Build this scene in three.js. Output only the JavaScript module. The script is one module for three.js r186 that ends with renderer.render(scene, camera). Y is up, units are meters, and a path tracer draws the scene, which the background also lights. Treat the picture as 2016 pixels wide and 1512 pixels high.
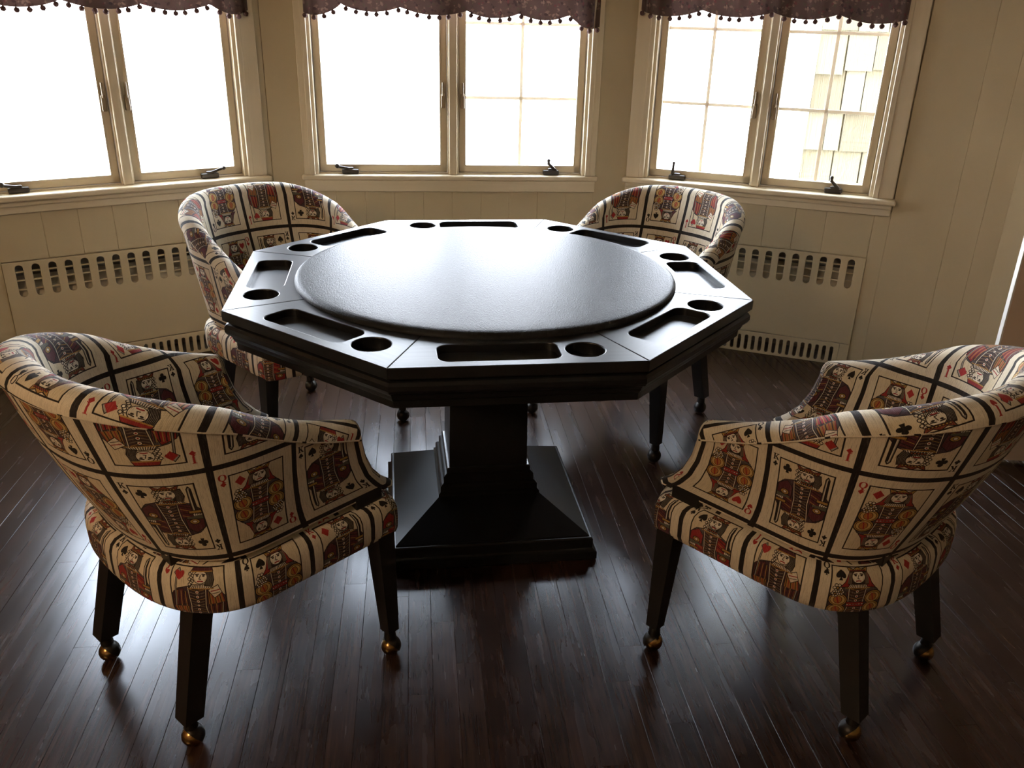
import * as THREE from 'three';
import { RoundedBoxGeometry } from 'three/addons/geometries/RoundedBoxGeometry.js';
import { mergeGeometries, mergeVertices } from 'three/addons/utils/BufferGeometryUtils.js';

// ---------------------------------------------------------------- camera, sky, exposure
const scene = new THREE.Scene();
const camera = new THREE.PerspectiveCamera(48.297, 2016 / 1512, 0.05, 200);
camera.rotation.order = 'YXZ';
camera.position.set(0.0786, 1.4318, 2.2913);
camera.rotation.set(-0.41152, 0, 0.02639);

const renderer = new THREE.WebGLRenderer({ antialias: true });
renderer.toneMapping = THREE.LinearToneMapping;
renderer.toneMappingExposure = 1.25;
renderer.shadowMap.enabled = true;
renderer.shadowMap.type = THREE.PCFSoftShadowMap;

const SKY = 30.0;                                                      // bright hazy daylight
const LAMP = 5.2;                                                     // warm ceiling lamp in the room behind the camera
{
  const W = 256, H = 128, a = new Float32Array(W * H * 4);
  for (let j = 0; j < H; j++) {
    const up = Math.max(0, ((j + 0.5) / H - 0.5) * 2);                // 0 at the horizon, 1 at the zenith
    const k = Math.pow(up, 0.55);
    const c = [0.97 - 0.30 * k, 1.0 - 0.15 * k, 1.05 + 0.05 * k];
    for (let i = 0; i < W; i++) { const o = (j * W + i) * 4; for (let q = 0; q < 3; q++) a[o + q] = c[q] * SKY; a[o + 3] = 1; }
  }
  const t = new THREE.DataTexture(a, W, H, THREE.RGBAFormat, THREE.FloatType);
  t.mapping = THREE.EquirectangularReflectionMapping; t.colorSpace = THREE.LinearSRGBColorSpace;
  t.magFilter = THREE.LinearFilter; t.minFilter = THREE.LinearFilter; t.needsUpdate = true;
  scene.background = t;
}

// ---------------------------------------------------------------- helpers
let seed = 20240611;
const rnd = () => { seed = (seed + 0x6D2B79F5) | 0; let t = Math.imul(seed ^ (seed >>> 15), 1 | seed); t = (t + Math.imul(t ^ (t >>> 7), 61 | t)) ^ t; return ((t ^ (t >>> 14)) >>> 0) / 4294967296; };
const rr = (a, b) => a + (b - a) * rnd();
const R = (d) => d * Math.PI / 180;
const lerp = (a, b, t) => a + (b - a) * t;
function table1d(pts, x) {                                            // piecewise-linear table, x ascending
  if (x <= pts[0][0]) return pts[0][1];
  for (let i = 1; i < pts.length; i++) if (x <= pts[i][0]) return lerp(pts[i - 1][1], pts[i][1], (x - pts[i - 1][0]) / (pts[i][0] - pts[i - 1][0]));
  return pts[pts.length - 1][1];
}
const used = {};
function numbered(name) { const n = used[name] = (used[name] ?? -1) + 1; return n ? `${name}_${String(n).padStart(3, '0')}` : name; }
function part(name, geometry, material, parent) {
  const m = new THREE.Mesh(geometry, material); m.name = name; m.castShadow = m.receiveShadow = true; parent.add(m); return m;
}
function thing(name, label, category, opts = {}) {
  const g = new THREE.Group(); g.name = opts.fixed ? name : numbered(name); scene.add(g);
  g.userData = { label, category };
  if (opts.group) g.userData.group = opts.group;
  if (opts.kind) g.userData.kind = opts.kind;
  if (opts.at) g.position.set(...opts.at);
  if (opts.turn) g.rotation.y = opts.turn;
  return g;
}
function box(x0, x1, y0, y1, z0, z1) { const g = new THREE.BoxGeometry(x1 - x0, y1 - y0, z1 - z0); g.translate((x0 + x1) / 2, (y0 + y1) / 2, (z0 + z1) / 2); return g; }
function rbox(x0, x1, y0, y1, z0, z1, r = 0.004, seg = 2) { const g = new RoundedBoxGeometry(x1 - x0, y1 - y0, z1 - z0, seg, r); g.translate((x0 + x1) / 2, (y0 + y1) / 2, (z0 + z1) / 2); return g; }
const plain = (g) => { const n = g.index ? g.toNonIndexed() : g; for (const k of Object.keys(n.attributes)) if (!['position', 'normal', 'uv'].includes(k)) n.deleteAttribute(k); return n; };
const merge = (list) => mergeGeometries(list.map(plain));
function flat(g) { const n = g.toNonIndexed(); n.computeVertexNormals(); return n; }
function grid(nu, nv, fn, flip = false) {
  const p = [], uv = [], ix = [];
  for (let j = 0; j <= nv; j++) for (let i = 0; i <= nu; i++) { const q = fn(i / nu, j / nv, i, j); p.push(q[0], q[1], q[2]); uv.push(q[3] ?? i / nu, q[4] ?? j / nv); }
  for (let j = 0; j < nv; j++) for (let i = 0; i < nu; i++) {
    const a = j * (nu + 1) + i, b = a + 1, c = a + nu + 1, d = c + 1;
    if (flip) ix.push(a, c, b, b, c, d); else ix.push(a, b, c, b, d, c);
  }
  const g = new THREE.BufferGeometry();
  g.setAttribute('position', new THREE.Float32BufferAttribute(p, 3));
  g.setAttribute('uv', new THREE.Float32BufferAttribute(uv, 2));
  g.setIndex(ix); g.computeVertexNormals(); return g;
}
function extrude(shape, depth, bevel = 0, seg = 1, curve = 10) {
  return new THREE.ExtrudeGeometry(shape, { depth, bevelEnabled: bevel > 0, bevelSize: bevel, bevelThickness: bevel, bevelOffset: -bevel, bevelSegments: seg, curveSegments: curve });
}
function roundRect(target, x0, y0, x1, y1, r) {
  target.moveTo(x0 + r, y0); target.lineTo(x1 - r, y0); target.absarc(x1 - r, y0 + r, r, -Math.PI / 2, 0, false);
  target.lineTo(x1, y1 - r); target.absarc(x1 - r, y1 - r, r, 0, Math.PI / 2, false);
  target.lineTo(x0 + r, y1); target.absarc(x0 + r, y1 - r, r, Math.PI / 2, Math.PI, false);
  target.lineTo(x0, y0 + r); target.absarc(x0 + r, y0 + r, r, Math.PI, Math.PI * 1.5, false);
  return target;
}
function canvas(w, h) { const c = document.createElement('canvas'); c.width = w; c.height = h; return [c, c.getContext('2d')]; }
function canvasTex(c, srgb, rx = 1, ry = 1) {
  const t = new THREE.CanvasTexture(c); t.wrapS = t.wrapT = THREE.RepeatWrapping; t.repeat.set(rx, ry);
  if (srgb) t.colorSpace = THREE.SRGBColorSpace; t.magFilter = THREE.LinearFilter; return t;
}
// tiling value noise
function noiseField(w, h, cellsX, cellsY, oct = 4) {
  const out = new Float32Array(w * h); let amp = 1, tot = 0;
  for (let o = 0; o < oct; o++) {
    const cx = cellsX << o, cy = cellsY << o, g = new Float32Array(cx * cy); for (let i = 0; i < g.length; i++) g[i] = rnd();
    for (let j = 0; j < h; j++) { const fy = j / h * cy, y0 = Math.floor(fy), ty = fy - y0, sy = ty * ty * (3 - 2 * ty);
      for (let i = 0; i < w; i++) { const fx = i / w * cx, x0 = Math.floor(fx), tx = fx - x0, sx = tx * tx * (3 - 2 * tx);
        const a = g[(y0 % cy) * cx + x0 % cx], b = g[(y0 % cy) * cx + (x0 + 1) % cx], c = g[((y0 + 1) % cy) * cx + x0 % cx], d = g[((y0 + 1) % cy) * cx + (x0 + 1) % cx];
        out[j * w + i] += amp * lerp(lerp(a, b, sx), lerp(c, d, sx), sy); } }
    tot += amp; amp *= 0.5;
  }
  for (let i = 0; i < out.length; i++) out[i] /= tot; return out;
}
function dataTex(w, h, fn, srgb, rx = 1, ry = 1) {
  const a = new Uint8Array(w * h * 4);
  for (let i = 0; i < w * h; i++) { const c = fn(i % w, Math.floor(i / w), i); for (let k = 0; k < 3; k++) a[i * 4 + k] = Math.max(0, Math.min(255, c[k] * 255)); a[i * 4 + 3] = 255; }
  const t = new THREE.DataTexture(a, w, h); t.wrapS = t.wrapT = THREE.RepeatWrapping; t.repeat.set(rx, ry); t.magFilter = THREE.LinearFilter; t.minFilter = THREE.LinearFilter;
  if (srgb) t.colorSpace = THREE.SRGBColorSpace; t.needsUpdate = true; return t;
}
const rgb = (r, g, b) => new THREE.Color().setRGB(r, g, b);
const std = (o) => new THREE.MeshStandardMaterial(o);
const phys = (o) => new THREE.MeshPhysicalMaterial(o);

// ---------------------------------------------------------------- materials
const nSoft = noiseField(256, 256, 4, 4, 4), nFine = noiseField(256, 256, 32, 32, 3), nStreak = noiseField(512, 256, 3, 64, 3);
const paintBump = dataTex(256, 256, (x, y, i) => { const v = 0.5 * nSoft[i] + 0.5 * nFine[i]; return [v, v, v]; }, false, 3, 3);
const paintTint = dataTex(256, 256, (x, y, i) => { const v = 0.93 + 0.07 * nSoft[i] + 0.02 * (nFine[i] - 0.5); return [v, v * 0.995, v * 0.985]; }, false, 1.5, 1.5);
const wallPaint = std({ color: rgb(0.50, 0.415, 0.265), map: paintTint, roughness: 0.55, bumpMap: paintBump, bumpScale: 0.0006 });
const trimPaint = std({ color: rgb(0.62, 0.525, 0.365), map: paintTint, roughness: 0.38, bumpMap: paintBump, bumpScale: 0.0003 });
const radiatorPaint = std({ color: rgb(0.52, 0.43, 0.275), map: paintTint, roughness: 0.45, bumpMap: paintBump, bumpScale: 0.0003 });
const whitePaint = std({ color: rgb(0.82, 0.78, 0.70), roughness: 0.4 });
const ceilingPaint = std({ color: rgb(0.62, 0.54, 0.42), roughness: 0.8 });
const roomPaint = std({ color: rgb(0.42, 0.29, 0.17), map: paintTint, roughness: 0.6 });
const glass = phys({ color: 0xffffff, transmission: 1, thickness: 0, roughness: 0.0, ior: 1.5 });
const grilleVinyl = phys({ color: rgb(0.85, 0.78, 0.66), roughness: 1, transmission: 0.2, thickness: 0 });
const bronze = std({ color: rgb(0.055, 0.045, 0.036), metalness: 0.6, roughness: 0.42 });
const paintedMetal = std({ color: rgb(0.30, 0.235, 0.15), metalness: 0.2, roughness: 0.45 });
const brass = std({ color: rgb(0.34, 0.215, 0.085), metalness: 1, roughness: 0.26 });
const darkMetal = std({ color: rgb(0.03, 0.027, 0.024), metalness: 0.7, roughness: 0.4 });
const finMetal = std({ color: rgb(0.50, 0.43, 0.31), metalness: 0.2, roughness: 0.6 });
const barMetal = std({ color: rgb(0.60, 0.55, 0.44), metalness: 0.2, roughness: 0.4 });
const cavity = std({ color: rgb(0.36, 0.33, 0.28), roughness: 0.6, metalness: 0.4 });
const dustCloth = std({ color: rgb(0.045, 0.042, 0.04), roughness: 0.95 });

const grainBump = dataTex(512, 256, (x, y, i) => { const v = nStreak[i]; return [v, v, v]; }, false, 1, 1);
const blackWood = phys({ color: rgb(0.009, 0.009, 0.0095), roughness: 0.36, specularIntensity: 0.75, bumpMap: grainBump, bumpScale: 0.00012 });
const legWood = phys({ color: rgb(0.010, 0.009, 0.008), roughness: 0.42, bumpMap: grainBump, bumpScale: 0.0001 });
const nLeather = noiseField(512, 512, 90, 90, 2);
const vinyl = phys({ color: rgb(0.022, 0.022, 0.022), roughness: 0.45, specularIntensity: 0.14, bumpMap: dataTex(512, 512, (x, y, i) => { const v = Math.abs(nLeather[i] - 0.5) * 2.4; return [v, v, v]; }, false, 4, 4), bumpScale: 0.0005 });

// floor: one grain texture, several stains
const nGrain = noiseField(1024, 128, 4, 32, 3), nBlotch = noiseField(1024, 128, 12, 3, 3), nPore = noiseField(1024, 128, 24, 64, 2);
const floorMap = dataTex(1024, 128, (x, y, i) => { const v = 0.55 + 0.30 * nGrain[i] + 0.3 * (nBlotch[i] - 0.5) + 0.2 * (nPore[i] - 0.5); return [v, v * 0.97, v * 0.95]; }, true);
const nSmooth = noiseField(1024, 128, 3, 12, 2);
const floorRough = dataTex(1024, 128, (x, y, i) => { const v = 0.20 + 0.08 * nSmooth[i] + 0.04 * nBlotch[i]; return [v, v, v]; }, false);
const floorBump = dataTex(1024, 128, (x, y, i) => { const v = 0.2 + 0.5 * nSmooth[i] + 0.2 * nBlotch[i]; return [v, v, v]; }, false);
const stains = [[0.062, 0.033, 0.023], [0.058, 0.031, 0.022], [0.067, 0.035, 0.024], [0.060, 0.033, 0.023], [0.064, 0.035, 0.024]]
  .map((c) => phys({ color: rgb(...c), map: floorMap, roughness: 1, roughnessMap: floorRough, bumpMap: floorBump, bumpScale: 0.00004, specularIntensity: 0.85 }));

// ---- fabric woven with court playing cards: four across, three down
const CELL_W = 0.16, CELL_H = 0.222, TILE_W = CELL_W * 4, TILE_H = CELL_H * 3;
function drawSuit(g, s, x, y, r, col) {
  g.save(); g.translate(x, y); g.fillStyle = col; g.beginPath();
  if (s === 'diamond') { g.moveTo(0, -r); g.lineTo(r * 0.86, 0); g.lineTo(0, r); g.lineTo(-r * 0.86, 0); g.closePath(); g.fill(); }
  else if (s === 'heart') { g.moveTo(0, r); g.bezierCurveTo(-r * 1.5, -r * 0.1, -r * 0.8, -r * 1.25, 0, -r * 0.45); g.bezierCurveTo(r * 0.8, -r * 1.25, r * 1.5, -r * 0.1, 0, r); g.fill(); }
  else if (s === 'spade') { g.moveTo(0, -r); g.bezierCurveTo(r * 1.5, r * 0.15, r * 0.8, r * 0.95, 0.08 * r, r * 0.4); g.lineTo(r * 0.34, r); g.lineTo(-r * 0.34, r); g.lineTo(-0.08 * r, r * 0.4); g.bezierCurveTo(-r * 0.8, r * 0.95, -r * 1.5, r * 0.15, 0, -r); g.fill(); }
  else { for (const [a, b] of [[0, -0.5], [-0.48, 0.12], [0.48, 0.12]]) { g.beginPath(); g.arc(a * r, b * r, r * 0.42, 0, 7); g.fill(); } g.beginPath(); g.moveTo(-0.1 * r, -0.2 * r); g.lineTo(0.1 * r, -0.2 * r); g.lineTo(0.34 * r, r); g.lineTo(-0.34 * r, r); g.closePath(); g.fill(); }
  g.restore();
}
const INK = '#1a1110', RED = '#9c2a2b', BURG = '#5a2630', GOLD = '#b78b45', GREY = '#57504f', CREAM = '#e9dfc9', SKIN = '#f0e8d6', PLUM = '#46303a', STEEL = '#a8a297';
function halfFigure(g, w, h, rank, suit, variant) {                   // upper half of a double-headed figure; origin at the panel's centre
  const path = (pts) => { g.beginPath(); pts.forEach((p, i) => (i ? g.lineTo(p[0] * w, p[1] * h) : g.moveTo(p[0] * w, p[1] * h))); };
  const line = (pts, col = INK, lw = 3) => { g.strokeStyle = col; g.lineWidth = lw; path(pts); g.stroke(); };
  const poly = (pts, col, stroke = INK, lw = 4) => { path(pts); g.closePath(); g.fillStyle = col; g.fill(); if (stroke) { g.strokeStyle = stroke; g.lineWidth = lw; g.stroke(); } };
  const oval = (x, y, rx, ry, col, stroke = INK, lw = 3) => { g.beginPath(); g.ellipse(x * w, y * h, rx * w, ry * w, 0, 0, 7); if (col) { g.fillStyle = col; g.fill(); } if (stroke) { g.strokeStyle = stroke; g.lineWidth = lw; g.stroke(); } };
  const hatch = (x0, x1, y0, y1, n, col, lw) => { for (let i = 0; i <= n; i++) { const k = i / n; line([[lerp(x0, x1, k), y0], [lerp(x0, x1, k) * 0.86, y1]], col, lw); } };
  const hx = variant ? 0.07 : 0.0, coat = variant ? PLUM : GREY, sleeve = variant ? BURG : RED;
  g.lineJoin = 'round'; g.lineCap = 'round';
  // coat over the whole width
  poly([[-0.5, 0.06], [-0.5, -0.13], [-0.36, -0.225], [-0.16, -0.265], [0.20, -0.265], [0.38, -0.22], [0.5, -0.12], [0.5, 0.06]], coat);
  hatch(-0.48, 0.48, 0.05, -0.20, 30, INK, 3); hatch(-0.46, 0.46, 0.05, -0.18, 11, BURG, 5);
  // centre panel with braid
  poly([[-0.12, 0.06], [-0.16, -0.25], [0.16, -0.25], [0.12, 0.06]], variant ? '#33242a' : '#43302f');
  for (let i = 0; i < 7; i++) { line([[-0.13, -0.225 + i * 0.04], [0, -0.200 + i * 0.04], [0.13, -0.225 + i * 0.04]], i % 3 ? '#8a7760' : GOLD, 4); }
  for (let i = 0; i < 4; i++) { oval(0, -0.19 + i * 0.065, 0.034, 0.034, CREAM); oval(0, -0.19 + i * 0.065, 0.014, 0.014, RED, null); }
  for (const q of [-1, 1]) { line([[q * 0.165, -0.25], [q * 0.125, 0.05]], INK, 11); line([[q * 0.165, -0.25], [q * 0.125, 0.05]], CREAM, 5); }
  if (rank === 'Q') {
    for (const [cx, cy] of [[-0.33, -0.06], [0.33, -0.10]]) { oval(cx, cy, 0.17, 0.15, GOLD, INK, 6); oval(cx, cy, 0.135, 0.115, '#d3b06a', INK, 3); oval(cx, cy, 0.075, 0.085, '#b9733a', INK, 3); line([[cx - 0.03, cy - 0.05], [cx + 0.02, cy + 0.05]], RED, 8); }
    const flower = (cx, cy, r) => { for (let i = 0; i < 6; i++) { const a = i * 1.047; oval(cx + r * Math.cos(a), cy + r * 0.72 * Math.sin(a), r * 0.52, r * 0.52, CREAM, INK, 4); } oval(cx, cy, r * 0.45, r * 0.45, GOLD, INK, 3); };
    flower(-0.37, -0.225, 0.055); flower(-0.40, -0.145, 0.045); flower(-0.30, -0.175, 0.042);
    poly([[-0.17, -0.035], [0.17, -0.035], [0.17, 0.06], [-0.17, 0.06]], RED); for (let i = 0; i < 6; i++) oval(-0.14 + i * 0.056, 0.008, 0.02, 0.02, CREAM, INK, 2);
  } else if (rank === 'K') {
    poly([[-0.5, 0.03], [-0.47, -0.15], [-0.30, -0.225], [-0.18, -0.15], [-0.20, 0.03]], sleeve); poly([[-0.5, 0.05], [-0.49, -0.02], [-0.22, -0.01], [-0.22, 0.06]], '#5b5a4c'); oval(-0.33, -0.05, 0.085, 0.06, GOLD, INK, 5); oval(-0.33, -0.05, 0.035, 0.03, CREAM);
    poly([[0.17, -0.235], [0.36, -0.20], [0.42, -0.06], [0.28, 0.05], [0.15, -0.02]], sleeve); for (let i = 0; i < 4; i++) line([[0.18, -0.20 + i * 0.05], [0.38, -0.15 + i * 0.05]], i % 2 ? GOLD : INK, 5);
    poly([[0.36, -0.10], [0.375, -0.43], [0.405, -0.465], [0.435, -0.43], [0.44, -0.10]], STEEL, INK, 6); line([[0.415, -0.12], [0.42, -0.42]], INK, 10); line([[0.39, -0.12], [0.40, -0.42]], CREAM, 4);
    poly([[0.29, -0.075], [0.5, -0.075], [0.5, -0.115], [0.29, -0.115]], GOLD); for (let i = 0; i < 4; i++) oval(0.37 + i * 0.035, -0.05 + i * 0.004, 0.026, 0.036, SKIN, INK, 3);
    poly([[0.42, -0.01], [0.5, -0.03], [0.5, 0.05], [0.42, 0.06]], CREAM); line([[0.46, -0.005], [0.46, 0.035]], INK, 6);
  } else {
    poly([[-0.5, 0.04], [-0.46, -0.17], [-0.26, -0.235], [-0.18, -0.02]], sleeve); poly([[0.18, -0.02], [0.20, -0.24], [0.44, -0.18], [0.5, 0.04]], '#a8763c');
    for (let i = 0; i < 6; i++) { line([[-0.47 + i * 0.05, 0.02], [-0.42 + i * 0.04, -0.19]], i % 2 ? GOLD : INK, 5); line([[0.22 + i * 0.05, 0.0], [0.22 + i * 0.04, -0.21]], i % 2 ? RED : INK, 5); }
    line([[-0.44, 0.05], [-0.37, -0.44]], INK, 13); line([[-0.44, 0.05], [-0.37, -0.44]], STEEL, 6); poly([[-0.36, -0.47], [-0.26, -0.37], [-0.36, -0.345], [-0.44, -0.40]], STEEL);
    poly([[0.20, -0.22], [0.38, -0.28], [0.44, -0.18], [0.30, -0.11]], CREAM); line([[0.25, -0.20], [0.40, -0.22]], RED, 6); line([[0.27, -0.165], [0.40, -0.185]], INK, 4);
  }
  // collar
  poly([[-0.22 + hx, -0.235], [0.22 + hx, -0.235], [0.17 + hx, -0.285], [-0.17 + hx, -0.285]], CREAM); for (let i = 0; i < 12; i++) line([[-0.20 + hx + i * 0.036, -0.238], [-0.155 + hx + i * 0.028, -0.282]], INK, 4);
  line([[-0.23 + hx, -0.236], [0.23 + hx, -0.236]], GOLD, 6);
  if (rank === 'Q') {                                                 // veil with red bands, dark hair
    poly([[-0.14 + hx, -0.485], [-0.25 + hx, -0.30], [-0.34 + hx, -0.235], [-0.18 + hx, -0.25], [-0.08 + hx, -0.47]], RED); poly([[0.14 + hx, -0.485], [0.26 + hx, -0.30], [0.35 + hx, -0.235], [0.18 + hx, -0.25], [0.08 + hx, -0.47]], variant ? BURG : RED);
    poly([[-0.15 + hx, -0.46], [-0.20 + hx, -0.285], [0.20 + hx, -0.285], [0.15 + hx, -0.46]], '#2b1d1a'); for (let i = 0; i < 5; i++) for (const q of [-1, 1]) line([[hx + q * (0.125 + i * 0.014), -0.42], [hx + q * (0.135 + i * 0.016), -0.29]], '#8b7a68', 3);
  }
  if (rank !== 'Q') {                                                 // curls on one side, combed stripes on the other
    poly([[hx + 0.08, -0.46], [hx + 0.22, -0.44], [hx + 0.25, -0.34], [hx + 0.21, -0.265], [hx + 0.08, -0.28]], CREAM); for (let i = 0; i < 8; i++) line([[hx + 0.10 + i * 0.017, -0.45], [hx + 0.115 + i * 0.018, -0.36], [hx + 0.09 + i * 0.018, -0.275]], INK, 5);
    for (let i = 0; i < 9; i++) { oval(hx - 0.145 - (i % 3) * 0.026, -0.445 + i * 0.02, 0.026, 0.026, CREAM, INK, 4); }
  }
  oval(hx, -0.372, 0.128, 0.118, SKIN, INK, 4);
  for (const q of [-1, 1]) { line([[hx + q * 0.09, -0.402], [hx + q * 0.03, -0.408]], INK, 6); oval(hx + q * 0.058, -0.388, 0.024, 0.014, INK, null); line([[hx + q * 0.10, -0.35], [hx + q * 0.09, -0.32]], '#b9a083', 3); }
  line([[hx + 0.006, -0.395], [hx - 0.02, -0.352], [hx + 0.018, -0.348]], INK, 4); line([[hx - 0.045, -0.322], [hx, -0.327], [hx + 0.045, -0.322]], RED, 7);
  if (rank === 'K') { for (let i = -5; i <= 5; i++) line([[hx + i * 0.024, -0.308 - Math.abs(i) * 0.006], [hx + i * 0.02, -0.25]], INK, 4); for (let i = -2; i <= 2; i++) oval(hx + i * 0.045, -0.272, 0.018, 0.018, '#a8532e', INK, 3); line([[hx - 0.06, -0.335], [hx + 0.06, -0.335]], INK, 4); }
  if (rank === 'J') { poly([[-0.19 + hx, -0.435], [-0.15 + hx, -0.495], [0.20 + hx, -0.495], [0.23 + hx, -0.44]], sleeve); line([[-0.18 + hx, -0.437], [0.21 + hx, -0.442]], GOLD, 9); }
  else { poly([[-0.17 + hx, -0.435], [-0.21 + hx, -0.50], [-0.09 + hx, -0.468], [hx, -0.50], [0.09 + hx, -0.468], [0.21 + hx, -0.50], [0.17 + hx, -0.435]], rank === 'K' ? '#8a3e2c' : GOLD); for (let i = 0; i < 7; i++) oval(hx - 0.135 + i * 0.045, -0.449, 0.018, 0.018, rank === 'K' ? GOLD : RED, INK, 3); }
}
function drawCard(g, x, y, w, h, rank, suit, variant) {
  const red = suit === 'heart' || suit === 'diamond', col = red ? '#b02a2c' : '#17110f';
  const px = w * 0.17, py = h * 0.115, iw = w - 2 * px, ih = h - 2 * py;
  g.fillStyle = CREAM; g.fillRect(x, y, w, h);
  g.save(); g.translate(x + w / 2, y + h / 2);
  for (let k = 0; k < 2; k++) {
    g.save(); g.beginPath(); g.moveTo(-iw / 2, -ih / 2); g.lineTo(iw / 2, -ih / 2); g.lineTo(iw / 2, -ih * 0.045); g.lineTo(-iw / 2, ih * 0.045); g.closePath(); g.clip();
    g.fillStyle = '#e4d6b8'; g.fillRect(-iw / 2, -ih / 2, iw, ih);
    halfFigure(g, iw, ih, rank, suit, variant); g.restore();
    drawSuit(g, suit, -iw / 2 + iw * 0.17, -ih / 2 + ih * 0.11, w * 0.068, col);
    g.fillStyle = col; g.font = 'bold ' + Math.round(w * 0.125) + 'px serif'; g.textAlign = 'center'; g.textBaseline = 'middle'; g.fillText(rank, -w / 2 + px * 0.62, -h / 2 + h * 0.125);
    drawSuit(g, suit, -w / 2 + px * 0.62, -h / 2 + h * 0.195, w * 0.036, col);
    g.rotate(Math.PI);
  }
  g.strokeStyle = INK; g.lineWidth = w * 0.016; g.strokeRect(-iw / 2, -ih / 2, iw, ih);
  g.restore();
}
let cardFabric;
{
  const S = 2048, [c, g] = canvas(S, S), cw = S / 4, ch = S / 3;
  const rows = [                                                      // canvas rows from the top: the third row is the first one above v = 0
    [['K', 'spade'], ['J', 'heart'], ['Q', 'spade'], ['K', 'diamond']],
    [['Q', 'spade'], ['J', 'diamond'], ['K', 'club'], ['J', 'heart']],
    [['Q', 'heart'], ['K', 'club'], ['Q', 'diamond'], ['K', 'spade']]];
  rows.forEach((row, j) => row.forEach(([r, s], i) => drawCard(g, i * cw, j * ch, cw, ch, r, s, (i + j) % 2)));
  g.fillStyle = '#191210';
  const lw = S * 0.0112 / TILE_W, lh = S * 0.0112 / TILE_H;
  for (let i = 0; i <= 4; i++) g.fillRect(i * cw - lw / 2, 0, lw, S);
  for (let j = 0; j <= 3; j++) g.fillRect(0, j * ch - lh / 2, S, lh);
  // woven threads: fine upright streaks
  for (let k = 0; k < 26000; k++) { const d = rnd() < 0.6; g.fillStyle = d ? 'rgba(60,40,25,0.10)' : 'rgba(255,245,220,0.10)'; g.fillRect(Math.floor(rnd() * S), Math.floor(rnd() * S), 2, 8 + rnd() * 60); }
  const t = canvasTex(c, true);
  const weave = dataTex(64, 64, (x, y) => { const v = 0.5 + 0.25 * Math.sin(x / 64 * Math.PI * 16) + 0.25 * Math.sin(y / 64 * Math.PI * 16) * (Math.sin(x / 64 * Math.PI * 8) > 0 ? 1 : -1); return [v, v, v]; }, false, 40, 40);
  cardFabric = phys({ map: t, color: rgb(0.88, 0.85, 0.81), roughness: 0.85, bumpMap: weave, bumpScale: 0.0006, sheen: 0.25, sheenRoughness: 0.6, sheenColor: rgb(0.8, 0.75, 0.7), side: THREE.DoubleSide });
}
// valance cloth: faded plum ground with a leafy print
let valanceCloth;
{
  const [c, g] = canvas(1024, 1024); g.fillStyle = '#4e3a34'; g.fillRect(0, 0, 1024, 1024);
  for (let k = 0; k < 420; k++) {
    const x = rnd() * 1024, y = rnd() * 1024, a = rnd() * 7, s = rr(14, 40), col = ['#6a5348', '#3a2826', '#735c4f', '#5a302f', '#4b3f33'][Math.floor(rnd() * 5)];
    for (const [ox, oy] of [[0, 0], [1024, 0], [-1024, 0], [0, 1024], [0, -1024]]) {
      g.save(); g.translate(x + ox, y + oy); g.rotate(a); g.fillStyle = col; g.strokeStyle = col; g.lineWidth = 3;
      for (let i = 0; i < 5; i++) { g.save(); g.rotate(-1 + i * 0.5); g.beginPath(); g.moveTo(0, 0); g.quadraticCurveTo(s * 0.35, -s * 0.5, 0, -s); g.quadraticCurveTo(-s * 0.35, -s * 0.5, 0, 0); g.fill(); g.restore(); }
      g.beginPath(); g.moveTo(0, 0); g.quadraticCurveTo(s * 0.3, s * 0.6, 0, s); g.stroke(); g.restore();
    }
  }
  valanceCloth = phys({ map: canvasTex(c, true, 1, 1), roughness: 0.9, transmission: 0.05, thickness: 0, side: THREE.DoubleSide });
}
const pompomWool = std({ color: rgb(0.10, 0.048, 0.045), roughness: 0.95 });
const concrete = std({ color: rgb(0.72, 0.72, 0.70), map: paintTint, roughness: 0.9 });

// ---------------------------------------------------------------- the bay: three walls with windows
// wall frames: x runs along the wall to the right, y up, z into the room
const WALLS = {
  left: { o: [-1.35, -1.23], a: -34, s0: -1.13, s1: 0.4396 },
  centre: { o: [-0.215, -1.565], a: -6.6, s0: -0.7757, s1: 0.7945 },
  right: { o: [1.30, -1.398], a: 19.6, s0: -0.7704, s1: 0.782 },
};
const CEIL = 2.35, GLASS_Y0 = 0.793, GLASS_Y1 = 1.675, SILL = 0.754, GD = -0.055;
const OPEN_Y0 = 0.742, OPEN_Y1 = 1.73;
const WIN = {
  left: { panes: [[-0.605, -0.203], [-0.09, 0.285]], muntin: [0, 0], val: [-0.80, 0.385], cas: 0.075, rad: [-0.645, 0.30], wid: 1, crank: [[-0.535, 0], [0.175, 1]] },
  centre: { panes: [[-0.545, -0.048], [0.064, 0.552]], muntin: [0, 1], val: [-0.595, 0.62], cas: 0.042, rad: null, wid: 2, crank: [[-0.442, 0], [0.447, 2]] },
  right: { panes: [[-0.645, -0.262], [-0.153, 0.228]], muntin: [1, 1], val: [-0.755, 0.275], cas: 0.075, rad: [-0.66, 0.297], wid: 3, crank: [[-0.545, 3], [0.117, 2]] },
};
function frameOf(g, side) { const w = WALLS[side]; g.position.set(w.o[0], 0, w.o[1]); g.rotation.y = -R(w.a); return g; }
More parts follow.
